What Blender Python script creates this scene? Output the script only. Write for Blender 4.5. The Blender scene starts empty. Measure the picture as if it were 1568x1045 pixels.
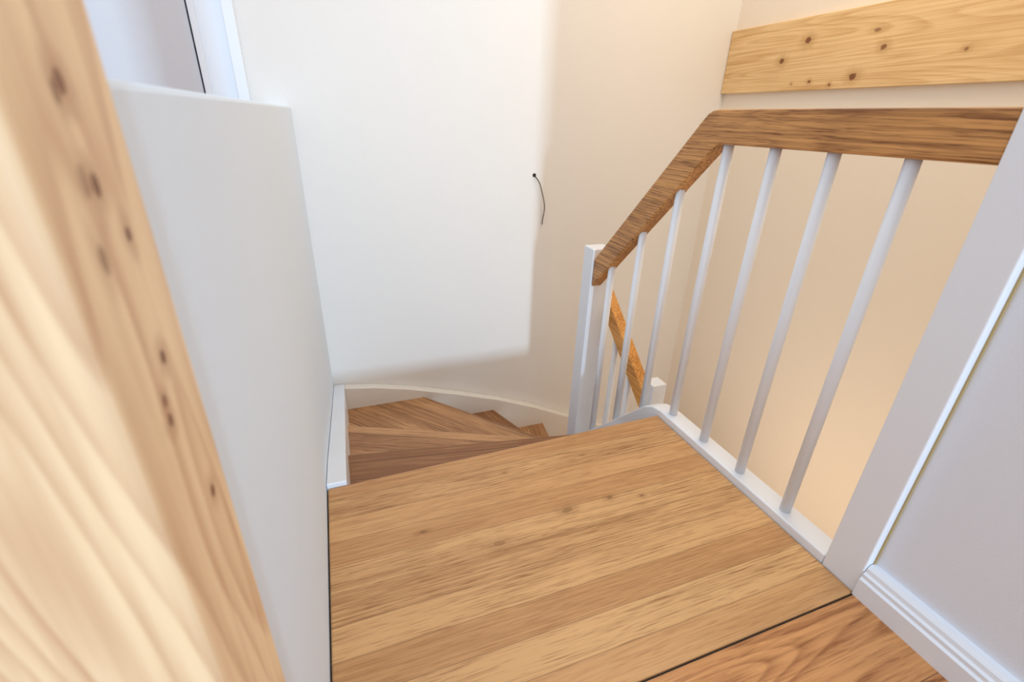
import bpy, bmesh, math, random
from mathutils import Vector, Matrix
random.seed(3)
sc = bpy.context.scene
sc.view_settings.view_transform = 'Standard'

# ------------------------------------------------------------------ materials
def nmat(name):
    m = bpy.data.materials.new(name); m.use_nodes = True
    nt = m.node_tree
    return m, nt, nt.nodes['Principled BSDF']

def mth(nt, op, a, b=None, c=None):
    n = nt.nodes.new('ShaderNodeMath'); n.operation = op
    for i, v in enumerate((a, b, c)):
        if v is None: continue
        if isinstance(v, (int, float)): n.inputs[i].default_value = v
        else: nt.links.new(v, n.inputs[i])
    return n.outputs[0]

def mixc(nt, fac, a, b, mode='MIX'):
    n = nt.nodes.new('ShaderNodeMix'); n.data_type = 'RGBA'; n.blend_type = mode
    for i, v in ((0, fac), (6, a), (7, b)):
        if isinstance(v, (int, float)): n.inputs[i].default_value = v
        elif isinstance(v, tuple): n.inputs[i].default_value = (*v, 1)
        else: nt.links.new(v, n.inputs[i])
    return n.outputs[2]

def paint(name, col, rough=0.7, bump=0.05, bscale=180):
    m, nt, b = nmat(name)
    tc = nt.nodes.new('ShaderNodeTexCoord')
    n = nt.nodes.new('ShaderNodeTexNoise'); n.inputs['Scale'].default_value = bscale
    n.inputs['Detail'].default_value = 3
    nt.links.new(tc.outputs['Object'], n.inputs['Vector'])
    n2 = nt.nodes.new('ShaderNodeTexNoise'); n2.inputs['Scale'].default_value = 1.5
    nt.links.new(tc.outputs['Object'], n2.inputs['Vector'])
    c2 = tuple(x*0.96 for x in col)
    nt.links.new(mixc(nt, n2.outputs['Fac'], col, c2), b.inputs['Base Color'])
    b.inputs['Roughness'].default_value = rough
    bp = nt.nodes.new('ShaderNodeBump'); bp.inputs['Strength'].default_value = bump
    bp.inputs['Distance'].default_value = 0.01
    nt.links.new(n.outputs['Fac'], bp.inputs['Height']); nt.links.new(bp.outputs[0], b.inputs['Normal'])
    return m

def wood(name, light, dark, grain=0, cross=1, stave=0.09, stavevar=0.35, tint=None, tintamt=0.5,
         ring=0.35, ringscale=9, ringx=9, ringg=1.3, pores=0.5, streak=1.8, blotch=1.0, rough=0.42, knots=(), kax=(1, 2),
         staveoff=0.0, seam=0.4, seamw=0.0008, length=None, spec=0.4, knotcol=(0.16,0.06,0.02), finex=140, fineg=2.2, seed=0.37, tones=None, bias=0.0):
    m, nt, b = nmat(name)
    L = nt.links
    tc = nt.nodes.new('ShaderNodeTexCoord')
    sep = nt.nodes.new('ShaderNodeSeparateXYZ'); L.new(tc.outputs['Object'], sep.inputs[0])
    g, c = sep.outputs[grain], sep.outputs[cross]
    o = sep.outputs[3-grain-cross]
    if stave:
        cs = mth(nt, 'DIVIDE', mth(nt, 'ADD', c, staveoff), stave)
        idx = mth(nt, 'FLOOR', cs)
        fr = mth(nt, 'FRACT', cs)
        if length:
            rr = nt.nodes.new('ShaderNodeTexWhiteNoise'); rr.noise_dimensions = '1D'
            L.new(mth(nt, 'ADD', idx, 3.3), rr.inputs['W'])
            gl = mth(nt, 'ADD', mth(nt, 'DIVIDE', g, length), rr.outputs['Value'])
            idx = mth(nt, 'ADD', idx, mth(nt, 'MULTIPLY', mth(nt, 'FLOOR', gl), 17.0))
        wn = nt.nodes.new('ShaderNodeTexWhiteNoise'); wn.noise_dimensions = '1D'
        L.new(mth(nt, 'ADD', idx, seed), wn.inputs['W'])
        rnd = wn.outputs['Value']
    else:
        rnd = None; fr = None
    gg = mth(nt, 'ADD', g, mth(nt, 'MULTIPLY', rnd, 13.0)) if rnd else g
    oo = mth(nt, 'ADD', o, mth(nt, 'MULTIPLY', rnd, 5.0)) if rnd else o
    def vec(s1, s2, s3, wob=None):
        cb = nt.nodes.new('ShaderNodeCombineXYZ')
        cc = mth(nt, 'ADD', c, wob) if wob else c
        L.new(mth(nt, 'MULTIPLY', gg, s1), cb.inputs[0])
        L.new(mth(nt, 'MULTIPLY', cc, s2), cb.inputs[1])
        L.new(mth(nt, 'MULTIPLY', oo, s3), cb.inputs[2])
        return cb.outputs[0]
    def noise(v, detail=2):
        n = nt.nodes.new('ShaderNodeTexNoise'); n.inputs['Scale'].default_value = 1; n.inputs['Detail'].default_value = detail
        L.new(v, n.inputs['Vector']); return n.outputs['Fac']
    wv = noise(vec(3, 12, 12))
    wob = mth(nt, 'MULTIPLY', mth(nt, 'SUBTRACT', wv, 0.5), 0.012)
    n1 = noise(vec(ringg, ringx, ringx), 1)
    edge = mth(nt, 'FRACT', mth(nt, 'MULTIPLY', n1, ringscale*2.0))
    rings = mth(nt, 'POWER', edge, 2.0)
    fall = nt.nodes.new('ShaderNodeMapRange'); L.new(edge, fall.inputs[0])
    fall.inputs[1].default_value = 0.82; fall.inputs[2].default_value = 1.0
    fall.inputs[3].default_value = 1.0; fall.inputs[4].default_value = 0.0
    rings = mth(nt, 'MULTIPLY', rings, fall.outputs[0])
    n2 = noise(vec(fineg, finex, finex, wob), 6)
    n3 = noise(vec(14, 330, 330, wob), 2)
    por = nt.nodes.new('ShaderNodeMapRange'); L.new(n3, por.inputs[0])
    por.inputs[1].default_value = 0.54; por.inputs[2].default_value = 0.66
    n4 = noise(vec(1.6, 14, 14), 3)
    n5 = noise(vec(5, 9, 9), 2)
    f = mth(nt, 'MULTIPLY_ADD', rings, ring, bias)
    f = mth(nt, 'ADD', f, mth(nt, 'MULTIPLY', mth(nt, 'SUBTRACT', n2, 0.38), streak))
    f = mth(nt, 'ADD', f, mth(nt, 'MULTIPLY', mth(nt, 'SUBTRACT', n4, 0.5), blotch*1.2))
    f = mth(nt, 'ADD', f, mth(nt, 'MULTIPLY', mth(nt, 'SUBTRACT', n5, 0.5), blotch*0.6))
    f = mth(nt, 'ADD', f, mth(nt, 'MULTIPLY', por.outputs[0], pores*0.6))
    if tones:
        for k, tv in tones.items():
            sel = mth(nt, 'COMPARE', idx, float(k), 0.25)
            f = mth(nt, 'ADD', f, mth(nt, 'MULTIPLY', sel, tv))
    elif rnd:
        f = mth(nt, 'ADD', f, mth(nt, 'MULTIPLY', mth(nt, 'SUBTRACT', rnd, 0.5), stavevar*2))
    cl = nt.nodes.new('ShaderNodeClamp'); L.new(f, cl.inputs[0]); cl.inputs[2].default_value = 1.2
    col = mixc(nt, cl.outputs[0], light, dark)
    if tint and rnd:
        wn2 = nt.nodes.new('ShaderNodeTexWhiteNoise'); wn2.noise_dimensions = '1D'
        L.new(mth(nt, 'ADD', idx, 9.71), wn2.inputs['W'])
        col = mixc(nt, mth(nt, 'MULTIPLY', wn2.outputs['Value'], tintamt), col, tint)
    if fr and seam:
        e = mth(nt, 'MINIMUM', fr, mth(nt, 'SUBTRACT', 1.0, fr))
        sm = mth(nt, 'LESS_THAN', e, seamw/stave)
        if length:
            fl = mth(nt, 'FRACT', gl)
            sm = mth(nt, 'MAXIMUM', sm, mth(nt, 'LESS_THAN', fl, 0.0015/length))
        col = mixc(nt, mth(nt, 'MULTIPLY', sm, seam), col, tuple(x*0.35 for x in dark))
    nk = nt.nodes.new('ShaderNodeTexNoise'); nk.inputs['Scale'].default_value = 60
    L.new(tc.outputs['Object'], nk.inputs['Vector'])
    for (a, bb, r, el, st) in knots:
        da = mth(nt, 'SUBTRACT', sep.outputs[kax[0]], a)
        db = mth(nt, 'SUBTRACT', sep.outputs[kax[1]], bb)
        if kax[1] == grain: db = mth(nt, 'DIVIDE', db, el)
        else: da = mth(nt, 'DIVIDE', da, el)
        d = mth(nt, 'SQRT', mth(nt, 'ADD', mth(nt, 'MULTIPLY', da, da), mth(nt, 'MULTIPLY', db, db)))
        d = mth(nt, 'MULTIPLY', d, mth(nt, 'MULTIPLY_ADD', nk.outputs['Fac'], 0.9, 0.55))
        core = nt.nodes.new('ShaderNodeMapRange'); core.interpolation_type = 'SMOOTHSTEP'
        L.new(d, core.inputs[0]); core.inputs[1].default_value = r*0.6; core.inputs[2].default_value = r
        core.inputs[3].default_value = st; core.inputs[4].default_value = 0
        halo = nt.nodes.new('ShaderNodeMapRange'); halo.interpolation_type = 'SMOOTHSTEP'
        L.new(d, halo.inputs[0]); halo.inputs[1].default_value = r*0.8; halo.inputs[2].default_value = r*3.2
        halo.inputs[3].default_value = st*0.5; halo.inputs[4].default_value = 0
        col = mixc(nt, halo.outputs[0], col, tuple(x*0.85 for x in dark))
        col = mixc(nt, core.outputs[0], col, knotcol)
    L.new(col, b.inputs['Base Color'])
    b.inputs['Roughness'].default_value = rough
    b.inputs['Specular IOR Level'].default_value = spec
    bp = nt.nodes.new('ShaderNodeBump'); bp.inputs['Strength'].default_value = 0.12; bp.inputs['Distance'].default_value = 0.002
    L.new(n2, bp.inputs['Height']); L.new(bp.outputs[0], b.inputs['Normal'])
    return m

M_wall = paint('wall_paint_white', (0.83, 0.81, 0.785), 0.8, 0.06)
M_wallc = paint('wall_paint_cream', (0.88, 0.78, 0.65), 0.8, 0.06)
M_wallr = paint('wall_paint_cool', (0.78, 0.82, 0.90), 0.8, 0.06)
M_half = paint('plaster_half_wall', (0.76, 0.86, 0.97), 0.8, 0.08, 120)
M_white = paint('white_lacquer', (0.83, 0.87, 0.94), 0.35, 0.01, 60)
M_str = paint('string_lacquer', (0.84, 0.81, 0.76), 0.4, 0.01, 60)
M_door = paint('door_lacquer', (0.70, 0.73, 0.80), 0.4, 0.01, 60)
M_dark = paint('dark_gap', (0.03, 0.025, 0.02), 0.9)
M_black = paint('black_cable', (0.02, 0.02, 0.02), 0.5)
M_brass = paint('brass_strip', (0.45, 0.33, 0.14), 0.5, 0.01)
tones = {5: -.05, 6: -.18, 7: .22, 8: -.10, 9: .10, 10: -.06, 11: .16, 12: -.10, 13: .10, 14: .20, 15: .05}
kt = [(.52, .878, .009, 2.2, .6), (.30, .83, .010, 2.0, .5), (.66, .885, .006, 1.8, .7), (.12, .93, .004, 3.0, .8), (.755, .86, .005, 1.5, .6), (.40, 1.08, .004, 2, .5)]
M_oak = wood('oak_landing', (0.70, 0.41, 0.18), (0.27, 0.115, 0.038), 0, 1, 0.078, 0.4, (0.56, 0.28, 0.11), 0.6, ring=0.28, ringscale=4, ringx=14, pores=0.95, streak=1.9, blotch=0.7, staveoff=-0.030, rough=0.36, seam=0.5, seamw=.0008, finex=230, fineg=3.5, tones=tones,
             knots=kt, kax=(0, 1), knotcol=(.22, .10, .035), bias=-.04)
def oak2(n, sd, bias):
    return wood(n, (0.64, 0.36, 0.165), (0.22, 0.088, 0.032), 0, 1, 0.10, 0.30, (0.40, 0.20, 0.09), ring=0.35, ringscale=5, ringx=16, pores=0.6, streak=1.7, rough=0.4, seam=0.8, seamw=.0014, seed=sd, bias=bias)
M_oak2 = [oak2('oak_tread_a_shaded', .37, .42), oak2('oak_tread_b', .81, .0), oak2('oak_tread_c', .55, .12)]  # first variant is darker: shade on the top winder put into its oak colour
M_floor = wood('wood_floor_boards', (0.66, 0.31, 0.115), (0.28, 0.095, 0.028), 0, 1, 0.19, 0.10, None, ring=0.8, ringscale=8, ringx=7, pores=0.6, streak=1.4, blotch=0.6, staveoff=-0.425+0.19*5-0.002, length=1.9, rough=0.36, seam=0.8)
M_rail = wood('oak_handrail', (0.68, 0.34, 0.11), (0.22, 0.08, 0.02), 1, 2, None, 0, None, ring=0.5, ringscale=5, ringx=20, pores=0.8, streak=2.2, finex=190, rough=0.35)
M_rail2 = wood('oak_handrail_lower_lit', (0.88, 0.44, 0.12), (0.42, 0.16, 0.03), 1, 2, None, 0, None, ring=0.4, ringscale=5, ringx=20, pores=0.6, streak=2.0, finex=170, rough=0.35)  # lighter orange copy of the handrail oak, light from below put into the colour
kb = [(1.984, .37, .016, 1.2, .95), (2.11, .295, .014, 1.2, .95), (1.707, .206, .016, 1.2, .95), (1.92, .196, .008, 1.2, .9),
      (1.81, .178, .007, 1.2, .85), (1.608, .307, .012, 1.3, .85), (1.655, .372, .008, 2.2, .7), (1.30, .27, .007, 1.3, .7),
      (1.12, .36, .010, 1.4, .9), (2.02, .19, .005, 1.2, .7), (0.85, .25, .012, 1.2, .9)]
M_pine = wood('pine_board', (0.84, 0.59, 0.30), (0.54, 0.28, 0.09), 1, 2, None, 0, None, ring=0.5, ringscale=9, ringx=7, ringg=0.5, pores=0.2, streak=1.3, blotch=0.5, rough=0.5, knots=kb, kax=(1, 2), knotcol=(0.20, 0.07, 0.02))
kp = [(.3015, .008, .005, 1.4, .95), (.294, .004, .004, 1.8, .7), (.304, -.037, .0047, 1.5, .95), (.292, -.034, .006, 1.6, .4), (.324, -.066, .0045, 1.4, .95),
      (.2847, -.0706, .005, 1.8, .6), (.3175, -.1407, .0048, 1.3, .95), (.2997, -.162, .0038, 1.3, .9), (.299, -.175, .0045, 1.4, .9),
      (.329, -.259, .0048, 1.4, .95), (.31, .10, .006, 1.4, .9), (.30, -.52, .006, 1.3, .8)]
M_post = wood('pine_post', (0.92, 0.69, 0.43), (0.54, 0.28, 0.14), 2, 0, None, 0, None, ring=0.65, ringscale=7, ringx=8, pores=0.0, streak=0.8, blotch=1.0, rough=0.5, knots=kp, kax=(1, 2), knotcol=(0.16, 0.05, 0.015))

# ------------------------------------------------------------------ geometry helpers
def finish(name, bm, mat, parent=None, bevel=0, smooth=False, seg=2):
    bmesh.ops.recalc_face_normals(bm, faces=bm.faces)
    me = bpy.data.meshes.new(name); bm.to_mesh(me); bm.free()
    ob = bpy.data.objects.new(name, me); sc.collection.objects.link(ob)
    me.materials.append(mat)
    if bevel:
        md = ob.modifiers.new('bevel', 'BEVEL'); md.width = bevel; md.segments = seg; md.limit_method = 'ANGLE'
        md.angle_limit = math.radians(40)
    if smooth:
        for p in me.polygons: p.use_smooth = True
    if parent: ob.parent = parent
    return ob

def addbox(bm, a, b):
    vs = [bm.verts.new((x, y, z)) for x in (a[0], b[0]) for y in (a[1], b[1]) for z in (a[2], b[2])]
    for f in ((0,1,3,2),(4,6,7,5),(0,4,5,1),(2,3,7,6),(0,2,6,4),(1,5,7,3)):
        bm.faces.new([vs[i] for i in f])

def box(name, a, b, mat, parent=None, bevel=0, seg=2):
    bm = bmesh.new(); addbox(bm, a, b)
    return finish(name, bm, mat, parent, bevel, seg=seg)

def prism(name, pts, ax, lo, hi, mat, parent=None, bevel=0):
    bm = bmesh.new()
    def mk(p, t):
        if ax == 0: return (t, p[0], p[1])
        if ax == 1: return (p[0], t, p[1])
        return (p[0], p[1], t)
    A = [bm.verts.new(mk(p, lo)) for p in pts]; B = [bm.verts.new(mk(p, hi)) for p in pts]
    n = len(pts)
    bm.faces.new(A); bm.faces.new(B[::-1])
    for i in range(n): bm.faces.new((A[i], A[(i+1) % n], B[(i+1) % n], B[i]))
    return finish(name, bm, mat, parent, bevel)

def empty(name):
    e = bpy.data.objects.new(name, None); sc.collection.objects.link(e); return e

def band(top, h):
    return list(top) + [(p[0], p[1]-h) for p in reversed(top)]

FZ = -1.0      # upper floor level (camera at z=0 here, whole scene is lifted at the end)
LZ = -3.52     # lower floor
XL = -0.118; YF = 2.5; XR = 2.23; TOP = 1.75

# ------------------------------------------------------------------ room shell
box('wall_back', (-2.4, YF, LZ-0.1), (XR+0.15, YF+0.15, TOP), M_wall)
box('wall_stairwell_right', (XR, 0.30, LZ-0.1), (XR+0.15, YF, TOP), M_wallc)
box('wall_stairwell_front', (1.20, 0.30, LZ-0.1), (XR, 0.42, TOP), M_wallc)
box('wall_right', (1.082, -3.0, FZ), (1.20, 0.425, TOP), M_wallr)
box('wall_left_half', (XL-0.11, 0.368, LZ-0.1), (XL, YF, 0.015), M_half, bevel=0.006)
box('floor', (-2.4, -3.0, FZ-0.25), (1.2, 0.420, FZ), M_floor)
box('floor_hall', (-2.4, 0.420, FZ-0.25), (XL-0.11, YF, FZ), M_floor)
box('floor_lower', (XL-0.11, 0.30, LZ-0.1), (XR, YF, LZ), M_floor)
box('wall_left', (-2.55, -3.0, FZ-0.25), (-2.4, YF+0.15, TOP), M_wall)

prof = [(1.082, FZ), (1.046, FZ), (1.046, FZ+0.052), (1.052, FZ+0.056), (1.052, FZ+0.066), (1.058, FZ+0.070), (1.060, FZ+0.080), (1.068, FZ+0.088), (1.082, FZ+0.088)]
prism('baseboard_right', prof, 1, -3.0, 0.424, M_white)
box('trim_1', (1.0765, 0.422, FZ+0.088), (1.0815, 0.4253, TOP), M_brass)

door = empty('door_1')
box('leaf_right', (-0.80, YF-0.02, FZ+0.005), (-0.435, YF-0.001, 1.2), M_door, door, 0.002)
box('leaf_left', (-1.20, YF-0.02, FZ+0.005), (-0.806, YF-0.001, 1.2), M_door, door, 0.002)
box('gap', (-1.2, YF-0.008, FZ+0.005), (-0.425, YF-0.0005, 1.2), M_dark, door)
prism('trim_2', [(-0.428, YF-.0005), (-0.428, YF-.03), (-0.405, YF-.03), (-0.405, YF-.018), (-0.31, YF-.018), (-0.31, YF-.045), (-0.268, YF-.045), (-0.268, YF-.0005)], 2, FZ, 1.3, M_white, bevel=0.003)
box('trim_3', (-1.36, YF-0.035, FZ), (-1.203, YF-0.0005, 1.3), M_white, bevel=0.004)

# ------------------------------------------------------------------ staircase
st = empty('staircase')
T = 0.042
def tread(name, pts, z, mat, rot=0):
    bm = bmesh.new()
    c = Vector((sum(p[0] for p in pts)/len(pts), sum(p[1] for p in pts)/len(pts)))
    R = Matrix.Rotation(-rot, 2)
    q = [R @ (Vector(p)-c) for p in pts]
    A = [bm.verts.new((p.x, p.y, -T)) for p in q]; B = [bm.verts.new((p.x, p.y, 0)) for p in q]
    n = len(q); bm.faces.new(A); bm.faces.new(B[::-1])
    for i in range(n): bm.faces.new((A[i], A[(i+1) % n], B[(i+1) % n], B[i]))
    ob = finish(name, bm, mat, st, 0.003)
    ob.location = (c.x, c.y, z); ob.rotation_euler = (0, 0, rot)
    return ob
prism('tread_landing', [(XL+0.004, 0.4255), (1.055, 0.4255), (1.055, 1.203), (XL+0.004, 1.176)], 2, FZ-T, FZ, M_oak, st, 0.004)
box('landing_dark_backing', (XL, 0.44, FZ-0.20), (1.056, 1.10, FZ-T-0.001), M_dark, st)  # dark backing under the landing, painted shade for the gap along the wall
box('joint', (XL, 0.4205, FZ-0.02), (1.056, 0.4252, FZ-0.004), M_dark, st)
NL = [((1.056, 1.203), (XL+.05, 1.176), []),
      ((1.056, 1.37), (-0.062, 1.555), []),
      ((1.056, 1.53), (-0.062, 2.02), []),
      ((1.056, 1.68), (0.38, 2.45), [(-0.062, 2.45)]),
      ((1.064, 1.79), (0.82, 2.45), []),
      ((1.11, 1.905), (1.18, 2.45), []),
      ((1.15, 1.905), (1.62, 2.45), []),
      ((1.235, 1.76), (2.18, 2.25), [(2.18, 2.45)]),
      ((1.235, 1.57), (2.18, 1.85), []),
      ((1.235, 1.36), (2.18, 1.50), []),
      ((1.235, 1.13), (2.18, 1.20), []),
      ((1.235, 0.89), (2.18, 0.92), []),
      ((1.235, 0.65), (2.18, 0.65), [])]
for k in range(1, len(NL)):
    i0, o0, _ = NL[k-1]; i1, o1, mid = NL[k]
    def back(p, q, d=0.03):
        v = Vector(p)-Vector(q)
        return tuple(Vector(p)+v.normalized()*d) if v.length > 1e-4 else p
    ib = back(i0, i1, 0.02)
    ob_ = back(o0, mid[0] if mid else o1, 0.03)
    pts = [i1, ib, ob_] + mid + [o1]
    ang = math.atan2(i1[1]-o1[1], i1[0]-o1[0])
    tread('tread_%d' % k, pts, FZ-0.18*k, M_oak2[(k-1) % 3], ang)

prism('string_left', band([(1.178, -0.985), (1.35, -1.03), (1.7, -1.145), (2.1, -1.275), (2.5, -1.40)], 0.33), 0, XL+0.0015, -0.060, M_white, st, 0.003)
tb = [(-.06, -1.402), (.1, -1.425), (.3, -1.472), (.595, -1.563), (.85, -1.65), (1.1, -1.755), (1.374, -1.89), (1.8, -2.10), (2.229, -2.33)]
prism('string_back', band(tb, 0.33), 1, 2.448, YF-0.0005, M_str, st, 0.003)
prism('string_right', band([(2.45, -2.33), (1.9, -2.62), (0.6, -3.2)], 0.31), 0, 2.178, XR-0.0005, M_white, st, 0.003)
ti = [(.512, -.975), (1.19, -.975), (1.24, -.985), (1.29, -1.015), (1.36, -1.085), (1.799, -1.53)]
prism('string_inner', band(ti, 0.30), 0, 1.0565, 1.125, M_white, st, 0.004)
prism('string_inner_lower', band([(1.80, -1.98), (1.5, -2.26), (0.65, -2.95)], 0.31), 0, 1.175, 1.234, M_white, st, 0.004)

# ------------------------------------------------------------------ railing
rl = empty('stair_railing')
XC = 1.09
ht = [(.511, .040), (1.205, .0385), (1.225, .036), (1.243, .028), (1.262, .010), (1.80, -.560)]
hb = [(1.80, -.688), (1.198, -.068), (1.187, -.058), (1.170, -.052), (.511, -.050)]
prism('handrail', ht+hb, 0, XC-.025, XC+.025, M_rail, rl, 0.006)
prism('handrail_lower', [(1.90, -.70), (1.47, -1.06), (1.47, -1.16), (1.90, -.80)][::-1], 0, 1.175, 1.225, M_rail2, rl, 0.006)

def railbot(y):
    return -.051 if y < 1.18 else -.051-(y-1.18)*(.637/.62)
def strtop(y):
    for (a, za), (b, zb) in zip(ti, ti[1:]):
        if a <= y <= b: return za+(zb-za)*(y-a)/(b-a)
    return -1.5
def rod(name, x, y, z0, z1, r):
    bm = bmesh.new()
    n = 24
    prev = None
    for z, rr in [(z0, r), (z1, r)]:
        cur = [bm.verts.new((x+rr*math.cos(2*math.pi*i/n), y+rr*math.sin(2*math.pi*i/n), z)) for i in range(n)]
        if prev:
            for i in range(n): bm.faces.new((prev[i], prev[(i+1) % n], cur[(i+1) % n], cur[i]))
        else: bm.faces.new(cur)
        prev = cur
    bm.faces.new(prev)
    ob = finish(name, bm, M_white, rl)
    for p in ob.data.polygons: p.use_smooth = len(p.vertices) == 4
    return ob
for i, y in enumerate((.6626, .8325, .996, 1.161, 1.335, 1.505, 1.687)):
    rod('baluster_%d' % (i+1), XC, y, strtop(y)-.01, railbot(y)+.012, .0147)
for i, y in enumerate((1.74, 1.60)):
    rod('baluster_lower_%d' % (i+1), 1.20, y, -2.2, -.86-(1.80-y)*.84, .0147)
box('newel_post_corner', (1.058, 1.80, LZ), (1.155, 1.885, -.515), M_white, rl, 0.005, 3)
box('newel_post_lower', (1.18, 1.40, LZ), (1.25, 1.468, -1.01), M_white, rl, 0.005, 3)
box('newel_post_top', (1.056, .4255, FZ-0.2), (1.14, .511, TOP), M_white, rl, 0.004, 3)

# ------------------------------------------------------------------ pine post, pine board, cable
box('timber_post', (-0.255, 0.244, FZ), (-0.110, 0.3675, TOP), M_post, bevel=0.006, seg=3)
box('pine_board', (XR-.028, 0.55, .160), (XR-.0005, YF-.003, .468), M_pine, bevel=0.003)

cab = empty('electrical_cable')
cu = bpy.data.curves.new('wire', 'CURVE'); cu.dimensions = '3D'; cu.bevel_depth = 0.0025; cu.bevel_resolution = 3
sp = cu.splines.new('NURBS')
P = [(1.052, 2.505, -.282), (1.054, 2.488, -.285), (1.078, 2.482, -.310), (1.094, 2.480, -.365), (1.112, 2.480, -.42), (1.120, 2.482, -.47), (1.108, 2.488, -.52), (1.112, 2.492, -.548)]
sp.points.add(len(P)-1)
for p, c in zip(sp.points, P): p.co = (*c, 1)
sp.order_u = 4; sp.use_endpoint_u = True
cu.materials.append(M_black)
w = bpy.data.objects.new('wire', cu); sc.collection.objects.link(w); w.parent = cab
bm = bmesh.new()
bmesh.ops.create_cone(bm, cap_ends=True, segments=20, radius1=.010, radius2=.010, depth=.002, matrix=Matrix.Translation((1.052, 2.499, -.28)) @ Matrix.Rotation(math.pi/2, 4, 'X'))
finish('hole', bm, M_dark, cab)
bm = bmesh.new()
bmesh.ops.create_cone(bm, cap_ends=True, segments=16, radius1=.0035, radius2=.0025, depth=.012, matrix=Matrix.Translation((1.112, 2.492, -.552)))
finish('tip', bm, M_wall, cab)

# ------------------------------------------------------------------ lights
def area(name, loc, target, sx, sy, power, col):
    l = bpy.data.lights.new(name, 'AREA'); l.shape = 'RECTANGLE'; l.size = sx; l.size_y = sy
    l.energy = power; l.color = col
    o = bpy.data.objects.new(name, l); sc.collection.objects.link(o)
    o.location = loc
    o.rotation_euler = (Vector(target)-Vector(loc)).to_track_quat('-Z', 'Y').to_euler()
    return o
area('window_daylight', (0.90, -7.0, 1.20), (0.5, 2.5, -.4), .42, .60, 370, (0.56, 0.79, 1.0))
area('stairwell_warm_fill', (1.65, 1.3, 1.6), (1.75, 1.6, -1), .8, .8, 16, (1.0, 0.77, 0.48))  # added fill without a fixture, warms the right part of the back wall
area('right_wall_warm_fill', (1.32, 1.1, -1.75), (2.3, 1.2, -1.6), .8, 1.0, 5.5, (1.0, 0.76, 0.52))  # added warm panel facing the right wall, stands in for light from below

wd = bpy.data.worlds.new('World'); sc.world = wd; wd.use_nodes = True
bg = wd.node_tree.nodes['Background']; bg.inputs[0].default_value = (0.95, 0.965, 1.0, 1); bg.inputs[1].default_value = 1.0

# ------------------------------------------------------------------ camera
cam = bpy.data.cameras.new('camera'); co = bpy.data.objects.new('camera', cam); sc.collection.objects.link(co)
r = Vector((.9388, -.3434, .029)); u = Vector((.1223, .4111, .9036))
bk = r.cross(u).normalized(); r.normalize(); u = bk.cross(r).normalized()
M = Matrix((r, u, bk)).transposed().to_4x4()
co.matrix_world = M
cam.sensor_width = 36; cam.lens = 16.6; cam.clip_start = 0.02
cam.dof.use_dof = True; cam.dof.focus_distance = 1.7; cam.dof.aperture_fstop = 3.8
sc.camera = co

for o in list(sc.objects):
    if o.parent is None:
        o.location.z += 1.0
